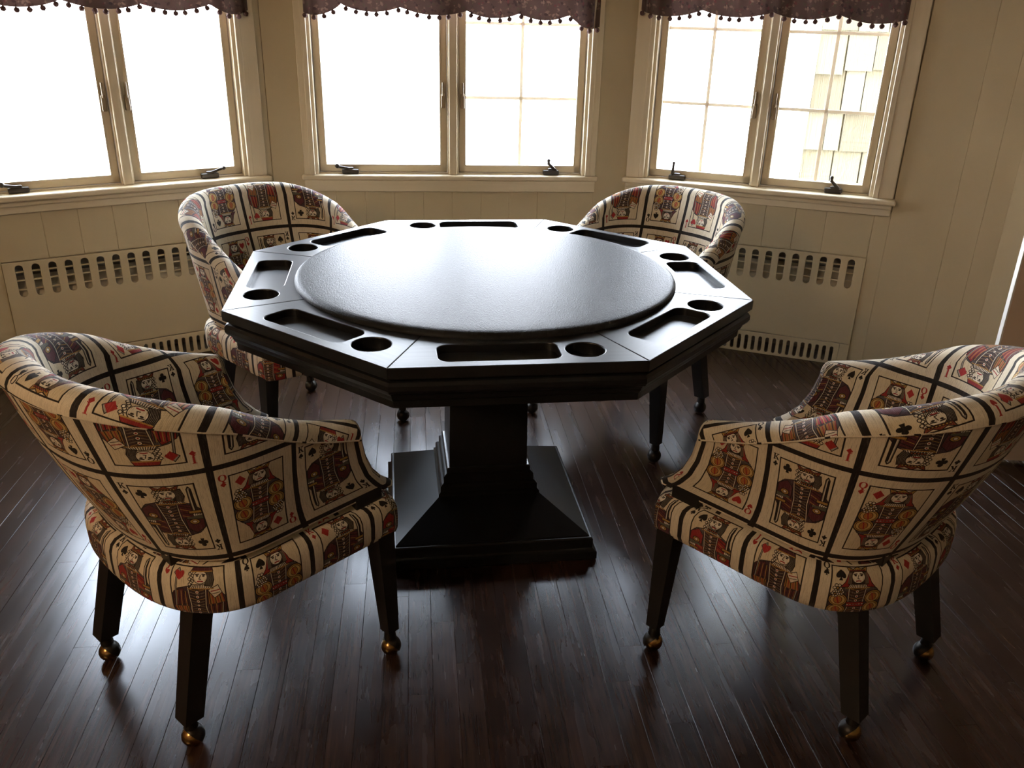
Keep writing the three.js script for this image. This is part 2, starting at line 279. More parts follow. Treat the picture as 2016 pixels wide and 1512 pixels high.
function board(x0, x1, y0, y1, back = -0.012, front = 0, ch = 0.002) {  // a plank with chamfered front edges
  const s = new THREE.Shape(); s.moveTo(x0, back); s.lineTo(x1, back); s.lineTo(x1, front - ch); s.lineTo(x1 - ch, front); s.lineTo(x0 + ch, front); s.lineTo(x0, front - ch); s.closePath();
  const g = new THREE.ExtrudeGeometry(s, { depth: y1 - y0, bevelEnabled: false }); g.rotateX(-Math.PI / 2);   // (x, y, z) -> (x, z, -y)
  g.scale(1, 1, -1); g.translate(0, y0, 0);
  const ix = g.index; if (ix) { const a = ix.array; for (let i = 0; i < a.length; i += 3) { const t = a[i]; a[i] = a[i + 1]; a[i + 1] = t; } } else { const p = g.attributes.position.array, nn = g.attributes.uv.array; for (let i = 0; i < p.length; i += 9) for (let k = 0; k < 3; k++) { const t = p[i + k]; p[i + k] = p[i + 3 + k]; p[i + 3 + k] = t; } for (let i = 0; i < nn.length; i += 6) for (let k = 0; k < 2; k++) { const t = nn[i + k]; nn[i + k] = nn[i + 2 + k]; nn[i + 2 + k] = t; } }
  g.computeVertexNormals(); return g;
}
const wallLabel = { left: 'cream boarded wall of the bay beside the end window with two clear panes', centre: 'cream boarded wall of the bay behind the middle of the table', right: 'cream boarded wall of the bay with the shingle view window' };
for (const side of ['left', 'centre', 'right']) {
  const w = WALLS[side], n = WIN[side];
  const g = frameOf(thing('wall_' + side, wallLabel[side], 'wall', { fixed: true, kind: 'structure' }), side);
  const x0 = n.panes[0][0] - 0.052, x1 = n.panes[1][1] + 0.052;       // opening
  // backing slab with the window opening and the radiator recess cut out
  const s = new THREE.Shape(); s.moveTo(w.s0 - 0.03, -0.1); s.lineTo(w.s1 + 0.03, -0.1); s.lineTo(w.s1 + 0.03, CEIL + 0.05); s.lineTo(w.s0 - 0.03, CEIL + 0.05); s.closePath();
  const hole = new THREE.Path(); hole.moveTo(x0, OPEN_Y0); hole.lineTo(x1, OPEN_Y0); hole.lineTo(x1, OPEN_Y1); hole.lineTo(x0, OPEN_Y1); hole.closePath(); s.holes.push(hole);
  if (n.rad) { const h2 = new THREE.Path(); h2.moveTo(n.rad[0] + 0.02, 0.002); h2.lineTo(n.rad[1] - 0.02, 0.002); h2.lineTo(n.rad[1] - 0.02, 0.492); h2.lineTo(n.rad[0] + 0.02, 0.492); h2.closePath(); s.holes.push(h2); }
  const slab = extrude(s, 0.14); slab.translate(0, 0, -0.152); part('wall_core', slab, wallPaint, g);
  // boards
  const cl = x0 - n.cas, cr = x1 + n.cas;                             // outer edges of the casing
  const plank = (a, b, y0, y1) => { if (b - a > 0.012) part('plank', board(a, b, y0, y1), wallPaint, g); };
  const skip = n.rad;
  const low = (a, b) => {                                             // the boards under the sill, above or beside the radiator cover
    if (!skip || b < skip[0] + 0.01 || a > skip[1] - 0.01) plank(a, b, 0, 0.70); else plank(a, b, 0.5, 0.70);
  };
  // beside the window, full height
  const leftCuts = { left: [w.s0, -0.93, cl], centre: [w.s0, cl], right: [w.s0, cl] }[side], rightCuts = { left: [cr, w.s1], centre: [cr, w.s1], right: [Math.max(cr, 0.36), 0.588, 0.70, w.s1] }[side];
  const split = (a, b) => plank(a, b, 0, CEIL);
  for (let i = 1; i < leftCuts.length; i++) { if (skip && leftCuts[i] > skip[0] + 0.01) { plank(leftCuts[i - 1], leftCuts[i], 0.5, CEIL); plank(leftCuts[i - 1], skip[0], 0, 0.5); } else split(leftCuts[i - 1], leftCuts[i]); }
  for (let i = 1; i < rightCuts.length; i++) split(rightCuts[i - 1], rightCuts[i]);
  const a0 = leftCuts[leftCuts.length - 1], a1 = rightCuts[0], m = Math.round((a1 - a0) / 0.126), cuts = [];
  for (let i = 0; i <= m; i++) cuts.push(lerp(a0, a1, i / m));
  if (skip) for (const q of skip) { let k = 1; for (let i = 1; i < m; i++) if (Math.abs(cuts[i] - q) < Math.abs(cuts[k] - q)) k = i; if (q > a0 + 0.02 && q < a1 - 0.02) cuts[k] = q; }
  for (let i = 1; i <= m; i++) { low(cuts[i - 1], cuts[i]); plank(cuts[i - 1], cuts[i], OPEN_Y1, CEIL); }
}

function crankGeo(kind) {                                             // [base, arm] of a casement operator, its foot at the origin on the sill
  const base = merge([rbox(-0.036, 0.036, 0.0, 0.020, -0.012, 0.014, 0.005), rbox(-0.014, 0.014, 0.014, 0.028, -0.008, 0.010, 0.005)]);
  const a = [];
  const bar = (p, q, r0, r1) => { const v = new THREE.Vector3().subVectors(q, p), g = new THREE.CylinderGeometry(r1, r0, v.length(), 8); g.translate(0, v.length() / 2, 0); g.applyQuaternion(new THREE.Quaternion().setFromUnitVectors(new THREE.Vector3(0, 1, 0), v.clone().normalize())); g.translate(p.x, p.y, p.z); a.push(g); };
  const V = (x, y, z) => new THREE.Vector3(x, y, z), ball = (p, r) => { const g = new THREE.SphereGeometry(r, 10, 8); g.translate(p.x, p.y, p.z); a.push(g); };
  if (kind === 0) { bar(V(-0.004, 0.022, 0.006), V(-0.052, 0.032, 0.016), 0.006, 0.006); ball(V(-0.054, 0.036, 0.020), 0.011); }
  else if (kind === 1) { bar(V(0.0, 0.02, 0.004), V(0.055, 0.038, 0.01), 0.006, 0.005); ball(V(0.058, 0.039, 0.012), 0.008); }
  else if (kind === 2) { bar(V(0.022, 0.018, 0.004), V(-0.012, 0.050, 0.012), 0.008, 0.006); bar(V(-0.012, 0.045, 0.012), V(-0.013, 0.064, 0.012), 0.007, 0.006); ball(V(-0.013, 0.064, 0.012), 0.008); }
  else { bar(V(-0.022, 0.012, 0.004), V(-0.018, 0.070, 0.010), 0.008, 0.005); ball(V(-0.018, 0.072, 0.010), 0.007); }
  return [base, merge(a)];
}
const winLabel = { left: 'cream casement window with two clear undivided panes beside the plain wall', centre: 'wide cream casement window in the middle of the bay, one sash divided', right: 'cream casement window with divided panes looking onto shingles' };
for (const side of ['left', 'centre', 'right']) {
  const n = WIN[side], g = frameOf(thing('window_' + n.wid, winLabel[side], 'window', { fixed: true, kind: 'structure' }), side);
  const x0 = n.panes[0][0] - 0.052, x1 = n.panes[1][1] + 0.052, y1 = OPEN_Y1;
  const mid0 = n.panes[0][1] + 0.032, mid1 = n.panes[1][0] - 0.032;
  part('frame', merge([rbox(x0, x0 + 0.02, SILL, y1, -0.15, 0.004), rbox(x1 - 0.02, x1, SILL, y1, -0.15, 0.004), rbox(x0, x1, y1 - 0.02, y1, -0.15, 0.004), rbox(x0, x1, OPEN_Y0, SILL + 0.006, -0.155, -0.02)]), trimPaint, g);
  part('mullion', merge([rbox(mid0, mid1, SILL, y1 - 0.02, -0.14, -0.012, 0.004), rbox(mid0 + 0.006, mid1 - 0.006, SILL, y1 - 0.02, -0.02, 0.004, 0.006)]), trimPaint, g);
  part('casing', merge([rbox(x0 - n.cas, x0 + 0.004, SILL - 0.002, y1 + n.cas, -0.012, 0.016, 0.005), rbox(x1 - 0.004, x1 + n.cas, SILL - 0.002, y1 + n.cas, -0.012, 0.016, 0.005), rbox(x0 - n.cas, x1 + n.cas, y1, y1 + n.cas, -0.012, 0.015, 0.005),
    rbox(x0 - 0.016, x0 + 0.006, SILL, y1, -0.01, 0.021, 0.004), rbox(x1 - 0.006, x1 + 0.016, SILL, y1, -0.01, 0.021, 0.004)]), trimPaint, g);
  part('sill', rbox(x0 - n.cas - 0.012, x1 + n.cas + 0.012, SILL - 0.024, SILL, -0.06, side === 'centre' ? 0.020 : 0.046, 0.009, 4), trimPaint, g);
  part('sill_apron', merge([rbox(x0 - n.cas, x1 + n.cas, 0.682, SILL - 0.022, -0.002, 0.016, 0.004), ...(side === 'centre' ? [] : [rbox(x0 - n.cas, x1 + n.cas, SILL - 0.045, SILL - 0.022, -0.002, 0.026, 0.008)])]), trimPaint, g);
  n.panes.forEach(([a, b], k) => {
    const st = 0.031, q0 = GLASS_Y0, q1 = GLASS_Y1, zf = -0.03, zb = -0.075;
    const sash = part('sash', merge([rbox(a - st, a, q0 - 0.032, q1 + st, zb, zf), rbox(b, b + st, q0 - 0.032, q1 + st, zb, zf), rbox(a - st, b + st, q0 - 0.032, q0, zb, zf), rbox(a - st, b + st, q1, q1 + st, zb, zf),
      rbox(a - 0.006, a + 0.001, q0, q1, zb + 0.004, zf + 0.006, 0.002), rbox(b - 0.001, b + 0.006, q0, q1, zb + 0.004, zf + 0.006, 0.002), rbox(a, b, q0 - 0.006, q0 + 0.001, zb + 0.004, zf + 0.006, 0.002)]), trimPaint, g);
    part('pane', box(a - 0.004, b + 0.004, q0 - 0.004, q1 + 0.004, GD - 0.001, GD + 0.001), glass, sash);
    if (n.muntin[k]) {
      const mx = (a + b) / 2;
      part('muntin', rbox(mx - 0.007, mx + 0.007, q0, q1, GD - 0.004, GD + 0.004, 0.002), grilleVinyl, sash);
      for (const y of [1.078, 1.379]) part('muntin', rbox(a, b, y - 0.0065, y + 0.0065, GD - 0.0035, GD + 0.0035, 0.002), grilleVinyl, sash);
    }
    const lx = k ? a - st * 0.45 : b + st * 0.45;                     // latch beside the mullion
    const latch = part('latch', rbox(lx - 0.0085, lx + 0.0085, 1.035, 1.095, -0.032, -0.014, 0.004), paintedMetal, sash);
    part('latch_lever', merge([rbox(lx - 0.004, lx + 0.004, 1.085, 1.142, -0.024, -0.008, 0.003)]), paintedMetal, latch);
  });
  for (const [s, kind] of n.crank) {
    const [bg, ag] = crankGeo(kind); for (const q of [bg, ag]) q.translate(s, SILL + 0.002, -0.012);
    const c = part('crank_operator', bg, bronze, g); c.userData.label = 'dark metal crank operator'; part('crank_arm', ag, bronze, c);
  }
}

// ---------------------------------------------------------------- radiator covers under the end windows
const capsule = (x, y0, y1, w) => { const p = new THREE.Path(), r = w / 2; p.moveTo(x - r, y0 + r); p.absarc(x, y0 + r, r, Math.PI, Math.PI * 2, false); p.lineTo(x + r, y1 - r); p.absarc(x, y1 - r, r, 0, Math.PI, false); p.closePath(); return p; };
function radiator(side, label) {
  const [a, b] = WIN[side].rad, g = frameOf(thing('radiator_cover', label, 'radiator', { group: 'radiator covers under the bay windows' }), side);
  const s = new THREE.Shape(); s.moveTo(a, 0.103); s.lineTo(b, 0.103); s.lineTo(b, 0.496); s.lineTo(a, 0.496); s.closePath();
  const first = side === 'right' ? b - 0.055 : a + 0.055, step = side === 'right' ? -0.0575 : 0.0583;
  for (let i = 0; i < 15; i++) s.holes.push(capsule(first + i * step, 0.357, 0.484, 0.0285));
  const front = extrude(s, 0.004, 0.0012, 1, 8); front.translate(0, 0, 0.001); part('front_panel', front, radiatorPaint, g);
  const la = a, lb = side === 'right' ? b - 0.042 : b;
  const s2 = new THREE.Shape(); s2.moveTo(la, 0); s2.lineTo(lb, 0); s2.lineTo(lb, 0.1); s2.lineTo(la, 0.1); s2.closePath();
  const k = Math.floor((lb - la - 0.05) / 0.0312);
  for (let i = 0; i <= k; i++) s2.holes.push(capsule(side === 'right' ? lb - 0.029 - i * 0.0312 : la + 0.029 + i * 0.0312, 0.012, 0.082, 0.015));
  const grille = extrude(s2, 0.004, 0.0012, 1, 6); grille.translate(0, 0, 0.001); part('lower_grille', grille, radiatorPaint, g);
  if (lb < b) part('end_panel', rbox(lb + 0.001, b, 0, 0.1, 0.001, 0.006, 0.001), radiatorPaint, g);
  part('cabinet', merge([box(a + 0.03, b - 0.03, 0.004, 0.49, -0.145, -0.14), box(a + 0.022, a + 0.03, 0.004, 0.49, -0.145, -0.002), box(b - 0.03, b - 0.022, 0.004, 0.49, -0.145, -0.002), box(a + 0.022, b - 0.022, 0.484, 0.49, -0.145, -0.002), box(a + 0.022, b - 0.022, 0.003, 0.007, -0.145, -0.002)]), cavity, g);
  for (const [y, z] of [[0.456, -0.004], [0.4225, -0.004], [0.386, -0.004]]) part('louvre_bar', box(a + 0.031, b - 0.031, y - 0.0026, y + 0.0026, z - 0.004, z + 0.0055), radiatorPaint, g);
  const slope = box(a + 0.031, b - 0.031, -0.001, 0.001, -0.085, 0); slope.rotateX(0.98); slope.translate(0, 0.356, -0.008); part('deflector', slope, finMetal, g);
  for (let i = 0; i < 24; i++) { const x = lerp(a + 0.06, b - 0.09, i / 23); part('heating_fin', box(x - 0.002, x + 0.002, 0.06, 0.22, -0.13, -0.03), finMetal, g); }
  return g;
}
radiator('left', 'cream slotted radiator cover whose end shows past the window with two clear panes');
radiator('right', 'cream slotted radiator cover under the window looking onto shingles');

// ---------------------------------------------------------------- valances with pompom fringe
const pomGeo = (() => { const g = new THREE.IcosahedronGeometry(0.0098, 2), p = g.attributes.position; for (let i = 0; i < p.count; i++) { const x = p.getX(i), y = p.getY(i), z = p.getZ(i), k = 1 + 0.10 * Math.sin(x * 900 + y * 700) * Math.sin(z * 800 + y * 300); p.setXYZ(i, x * k, y * k, z * k); } g.computeVertexNormals(); return g; })();
const threadGeo = new THREE.CylinderGeometry(0.0015, 0.0015, 0.02, 5);
function valance(side, label, scallops) {
  const [a, b] = WIN[side].val, n = WIN[side], g = frameOf(thing('valance', label, 'valance', { group: 'pompom valances over the bay windows' }), side);
  const L = b - a;
  const edge = (t) => { let y = scallops[0][1]; for (let i = 1; i < scallops.length; i++) if (t <= scallops[i][0]) { const u = (t - scallops[i - 1][0]) / (scallops[i][0] - scallops[i - 1][0]); return lerp(scallops[i - 1][1], scallops[i][1], u) - 0.024 * Math.sin(Math.PI * u) ** 0.8; } return scallops[scallops.length - 1][1]; };
  const depth = (t, v) => 0.055 + 0.012 * Math.sin(t * 37) + 0.008 * Math.sin(t * 83 + 1) - 0.02 * v * v + (t < 0.02 || t > 0.98 ? -0.03 : 0);
  const at = (t, v) => [a + t * L, lerp(edge(t), 1.80, v), depth(t, v)];
  part('cloth', grid(120, 14, (u, v) => { const p = at(u, v); return [...p, u * L * 3.2, (p[1] - 1.3) * 3.2]; }), valanceCloth, g);
  part('cloth_end', grid(6, 10, (u, v) => { const p = at(1, v); return [p[0] + 0.004 * Math.sin(u * 3), p[1], lerp(p[2], 0.018, u), u * 0.2, (p[1] - 1.3) * 3.2]; }), valanceCloth, g);
  part('cloth_end', grid(6, 10, (u, v) => { const p = at(0, v); return [p[0], p[1], lerp(0.018, p[2], u), u * 0.2, (p[1] - 1.3) * 3.2]; }), valanceCloth, g);
  const rod = new THREE.CylinderGeometry(0.010, 0.010, L - 0.02, 10); rod.rotateZ(Math.PI / 2); rod.translate((a + b) / 2, 1.795, 0.03); part('rod', rod, darkMetal, g);
  const count = Math.round(L / 0.0415);
  for (let i = 0; i <= count; i++) {
    const t = (i + 0.25 * (rnd() - 0.5)) / count, tt = Math.min(0.995, Math.max(0.005, t)), p = at(tt, 0);
    const pm = part('pompom', pomGeo, pompomWool, g); pm.position.set(p[0], p[1] - 0.009, p[2]); pm.rotation.set(rnd() * 6, rnd() * 6, 0);
    const th = part('thread', threadGeo, pompomWool, pm); th.rotation.copy(pm.rotation).x = 0; th.quaternion.copy(pm.quaternion).invert(); th.position.set(0, 0.01, 0).applyQuaternion(th.quaternion);
  }
}
valance('left', 'plum printed valance with pompoms over the two clear undivided panes', [[0, 1.425], [0.22, 1.42], [0.43, 1.428], [0.66, 1.42], [0.87, 1.425], [1.0, 1.405]]);
valance('centre', 'plum printed valance with pompoms over the wide middle window', [[0, 1.405], [0.125, 1.438], [0.32, 1.432], [0.54, 1.425], [0.72, 1.42], [0.89, 1.418], [1.0, 1.375]]);
valance('right', 'plum printed valance with pompoms over the shingle view window', [[0, 1.445], [0.25, 1.45], [0.52, 1.45], [0.76, 1.448], [1.0, 1.435]]);

// ---------------------------------------------------------------- the rest of the room shell
function segWall(name, label, x0, z0, x1, z1, mat, y0 = -0.1, y1 = CEIL + 0.05, thick = 0.12) {   // inner face from (x0, z0) to (x1, z1), room to its right-hand side when walking
  const L = Math.hypot(x1 - x0, z1 - z0), g = box(0, L, y0, y1, -thick, 0);
  const m = part(name, g, mat, scene); m.position.set(x0, 0, z0); m.rotation.y = -Math.atan2(z1 - z0, x1 - x0); m.userData = { label, category: 'wall', kind: 'structure' }; return m;
}
const RE = [1.715, -0.419];                                           // free edge of the partition
const LC = [-2.287, -0.598], LE = [-2.02, 0.12];
segWall('wall_right_facet', 'cream facet of the bay between the boarded wall and the white-edged partition', 2.037 - 0.12, -1.136 - 0.0815, 3.34, -0.25, wallPaint);
segWall('wall_partition', 'thin tan partition with a white edge beyond the right chairs', RE[0], RE[1], 3.4, RE[1] + 0.18, std({ color: rgb(0.72, 0.57, 0.43), map: paintTint, roughness: 0.6 }), 0.012, CEIL + 0.05, 0.022);
segWall('wall_side_right', 'tan side wall of the room beyond the right chairs', 3.4, RE[1] + 0.1, 3.4, 5.2, roomPaint);
segWall('wall_back', 'tan rear wall of the room facing the bay', 3.5, 5.2, -3.5, 5.2, roomPaint);
segWall('wall_side_left', 'tan side wall of the room beyond the left chairs', -3.4, 5.2, -3.4, 0.2, roomPaint);
segWall('wall_front_left', 'tan room wall beside the bay, left of the radiator end', -3.4, 0.3, LE[0], LE[1], roomPaint);
segWall('wall_left_return', 'short cream return wall at the far side of the radiator end', LE[0], LE[1], LC[0] - 0.07, LC[1] - 0.19, wallPaint);
{
  const c = part('ceiling', box(-3.6, 3.6, CEIL, CEIL + 0.1, -1.95, 5.4), ceilingPaint, scene); c.userData = { label: 'plain cream ceiling over the whole room', category: 'ceiling', kind: 'structure' };
  const t = part('trim_1', rbox(-0.005, 0.001, 0.012, CEIL, -0.024, 0.0025, 0.001), whitePaint, scene); t.position.set(RE[0], 0, RE[1]); t.rotation.y = -Math.atan2(0.18, 1.685);
  t.userData = { label: 'thin white edge strip down the free end of the tan partition', category: 'trim', kind: 'structure' };
}

// ---------------------------------------------------------------- strip-wood floor, boards square to the middle window
{
  const g = thing('floor', 'dark red-brown strip wood floor, scuffed and satin', 'floor', { fixed: true, kind: 'structure' });
  g.rotation.y = R(6.6);                                              // local -z points at the middle window
  part('subfloor', box(-4.4, 4.4, -0.14, -0.019, -2.2, 5.8), cavity, g);
  const BW = 0.0572, chip = 0.0006, rest = [];
  const strip = (x0, z0, z1) => {
    const w = BW - 0.0004, x1 = x0 + w, s = new THREE.Shape();
    s.moveTo(x0, -0.02); s.lineTo(x1, -0.02); s.lineTo(x1, -chip); s.lineTo(x1 - chip, 0); s.lineTo(x0 + chip, 0); s.lineTo(x0, -chip); s.closePath();
    const e = new THREE.ExtrudeGeometry(s, { depth: z1 - z0 - 0.0008, bevelEnabled: false }); e.translate(0, 0, z0);
    const p = e.attributes.position, uv = e.attributes.uv, du = rnd(), dv = rnd();
    for (let i = 0; i < p.count; i++) uv.setXY(i, p.getZ(i) / 1.25 + du, (p.getX(i) - x0) / 0.22 + dv);
    return e;
  };
  for (let r = -62; r < 62; r++) {
    let z = -2.0 + rr(-1.2, 0), x = r * BW;
    while (z < 5.4) {
      const len = rr(0.55, 1.7), z1 = Math.min(5.4, z + len), mat = stains[Math.floor(rnd() * stains.length)];
      const seen = z < 1.25 && z1 > -1.75 && x > -1.95 - Math.max(0, -z * 0.2) + Math.max(0, z) * 0.75 && x < 2.1 - Math.max(0, z) * 0.8;
      const e = strip(x, z, z1);
      if (seen) part('floorboard', e, mat, g); else { e.userData = { m: stains.indexOf(mat) }; rest.push(e); }
      z = z1;
    }
  }
  stains.forEach((m, k) => { const l = rest.filter((e) => e.userData.m === k); if (l.length) { const o = part('floorboard_rows', merge(l), m, g); o.userData.kind = 'stuff'; } });
}

// ---------------------------------------------------------------- poker table
const Y_TOP = 0.762;
{
  const t = thing('poker_table', 'black octagonal poker table with round padded top and cup holes', 'table', { turn: 0.1456 });
  const AP = 0.6625, T8 = Math.tan(Math.PI / 8), bev = 0.0024, railH = 0.026;
  // one rail: trapezoid with a circular inner edge, a chip tray and a cup hole
  const hs = AP * T8 - 0.0004, ri = 0.498, s = new THREE.Shape(), ang = Math.PI / 8;
  s.moveTo(-hs, AP); s.lineTo(hs, AP); s.lineTo(ri * Math.sin(ang) - 0.0004, ri * Math.cos(ang)); s.absarc(0, 0, ri, Math.PI / 2 - ang, Math.PI / 2 + ang, false); s.closePath();
  const tray = { x0: -0.168, x1: 0.095, y0: 0.538, y1: 0.634, r: 0.026 }, cup = { x: 0.152, y: 0.586, r: 0.0435 };
  s.holes.push(roundRect(new THREE.Path(), tray.x0, tray.y0, tray.x1, tray.y1, tray.r));
  const ch = new THREE.Path(); ch.absarc(cup.x, cup.y, cup.r, 0, Math.PI * 2, false); s.holes.push(ch);
  const railGeo = extrude(s, railH - 2 * bev, bev, 2, 20); railGeo.rotateX(Math.PI / 2); railGeo.translate(0, Y_TOP - bev, 0);
  { const p = railGeo.attributes.position, uv = railGeo.attributes.uv; for (let i = 0; i < p.count; i++) uv.setXY(i, p.getX(i) * 1.6, (p.getZ(i) + p.getY(i)) * 2.4); }
  const floorS = roundRect(new THREE.Shape(), tray.x0 - 0.0003, tray.y0 - 0.0003, tray.x1 + 0.0003, tray.y1 + 0.0003, tray.r);
  const trayGeo = extrude(floorS, 0.004, 0, 1, 8); trayGeo.rotateX(Math.PI / 2); trayGeo.translate(0, Y_TOP - 0.0185, 0);
  const cupGeo = new THREE.LatheGeometry([[0.0005, -0.062], [cup.r - 0.004, -0.062], [cup.r - 0.001, -0.058], [cup.r + 0.001, -0.004], [cup.r + 0.003, -0.0022]].map(([x, y]) => new THREE.Vector2(x, y)), 32); cupGeo.translate(cup.x, Y_TOP, cup.y);
  for (let k = 0; k < 8; k++) {
    const rail = part('top_rail', railGeo, blackWood, t); rail.rotation.y = k * Math.PI / 4;
    part('chip_tray', trayGeo, blackWood, rail); part('cup_holder', cupGeo, blackWood, rail);
  }
  const oct = (pts) => { const g = new THREE.LatheGeometry(pts.map(([x, y]) => new THREE.Vector2(x / Math.cos(Math.PI / 8), y)), 8, Math.PI / 8); return flat(g); };
  part('apron', oct([[0.47, 0.7355], [0.648, 0.7355], [0.648, 0.729], [0.655, 0.726], [0.660, 0.719], [0.660, 0.708], [0.656, 0.701], [0.649, 0.697], [0.645, 0.691], [0.6425, 0.684], [0.6395, 0.679], [0.6365, 0.676], [0.6355, 0.660], [0.61, 0.660], [0.61, 0.70], [0.47, 0.70]]), blackWood, t);
  part('under_top', oct([[0.0005, 0.728], [0.50, 0.728], [0.50, 0.7355], [0.0005, 0.7355]]), blackWood, t);
  const pad = new THREE.LatheGeometry([[0.0005, 0.7365], [0.505, 0.7365], [0.513, 0.752], [0.5165, 0.762], [0.5165, 0.766], [0.5135, 0.7715], [0.507, 0.7752], [0.495, 0.7768], [0.46, 0.7775], [0.30, 0.7785], [0.0005, 0.779]].map(([x, y]) => new THREE.Vector2(x, y)), 96);
  { const p = pad.attributes.position, uv = pad.attributes.uv; for (let i = 0; i < p.count; i++) uv.setXY(i, p.getX(i), p.getZ(i) + p.getY(i)); }
  const padMesh = part('padded_top', pad, vinyl, t); padMesh.userData.label = 'round black vinyl pad';
  // pedestal: square lathe
  const sq = (pts) => flat(new THREE.LatheGeometry(pts.map(([x, y]) => new THREE.Vector2(x * Math.SQRT2, y)), 4, Math.PI / 4));
  part('column', sq([[0.0005, 0.70], [0.106, 0.70], [0.106, 0.66], [0.113, 0.215], [0.0005, 0.215]]), blackWood, t);
  part('column_moulding', sq([[0.0005, 0.222], [0.118, 0.222], [0.121, 0.218], [0.121, 0.206], [0.126, 0.203], [0.130, 0.199], [0.130, 0.180], [0.136, 0.176], [0.140, 0.171], [0.140, 0.155], [0.146, 0.150], [0.146, 0.142], [0.0005, 0.142]]), blackWood, t);
  part('base', sq([[0.0005, 0.143], [0.146, 0.143], [0.2725, 0.070], [0.2725, 0.066], [0.0005, 0.066]]), blackWood, t);
  part('plinth', sq([[0.0005, 0.067], [0.278, 0.067], [0.282, 0.063], [0.282, 0.034], [0.286, 0.030], [0.293, 0.026], [0.293, 0.004], [0.290, 0.0005], [0.0005, 0.0005]]), blackWood, t);
}

// ---------------------------------------------------------------- barrel chairs upholstered in playing-card fabric
const SHELL_Y0 = 0.447, SEAT_Y0 = 0.335;
const rimH = [[-0.40, 0.838], [-0.385, 0.836], [-0.33, 0.828], [-0.27, 0.812], [-0.2, 0.79], [-0.13, 0.768], [-0.08, 0.746], [-0.02, 0.716], [0.05, 0.684], [0.11, 0.662], [0.165, 0.643]];
const frontF = [[0.43, 0.288], [0.447, 0.268], [0.47, 0.238], [0.505, 0.208], [0.55, 0.186], [0.60, 0.172], [0.66, 0.165]];
const TA = 0.60;
function planAt(t, a, fs, fb, ff, n) {                                // U-shaped plan: [l, f] for t in -1..1
  const s = Math.sign(t) || 1, m = Math.abs(t);
  if (m > TA) return [s * a, lerp(fs, ff, (m - TA) / (1 - TA))];
  const ph = (m / TA) * Math.PI / 2;
  return [s * a * Math.sin(ph) ** (2 / n), fs - (fs - fb) * Math.max(0, Math.cos(ph)) ** (2 / n)];
}
function rimTop(t) { const p = planAt(t, 0.312, -0.06, -0.378, 0.165, 2.35); return table1d(rimH, p[1]); }
function shellPoint(t, y, yTop, inner) {                              // a point of the outer or inner face at height y
  const k = (y - SHELL_Y0) / (0.83 - SHELL_Y0), ff = table1d(frontF, y);
  const m = Math.abs(t), armness = Math.max(0, Math.min(1, (m - 0.35) / 0.5));
  const lean = k * lerp(0.145, 0.10, armness) + 0.010 * Math.sin(Math.PI * Math.min(1, Math.max(0, k)));
  let a = 0.268 + lerp(0.047, 0.050, armness) * k, fb = -0.232 - lean;
  if (inner) { const th = lerp(0.052, 0.066, Math.min(1, Math.max(0, k))); a -= th; fb += th + 0.008; return planAt(t, a, -0.06, fb, ff - 0.004, 2.5); }
  return planAt(t, a, -0.06, fb, ff, 2.35);
}
const NT = 72;
const arcOuter = (() => { const out = [0]; let p = null, acc = 0; const l = []; for (let i = 0; i <= NT; i++) { const q = shellPoint(-1 + 2 * i / NT, 0.56, 0, false); if (p) acc += Math.hypot(q[0] - p[0], q[1] - p[1]); l.push(acc); p = q; } return l.map((v) => v - acc / 2); })();
const arcInner = (() => { let p = null, acc = 0; const l = []; for (let i = 0; i <= NT; i++) { const q = shellPoint(-1 + 2 * i / NT, 0.60, 0, true); if (p) acc += Math.hypot(q[0] - p[0], q[1] - p[1]); l.push(acc); p = q; } return l.map((v) => (v - acc / 2) * 1.06); })();
const FU = 1 / TILE_W, FV = 1 / TILE_H;
const X = (l) => -l;
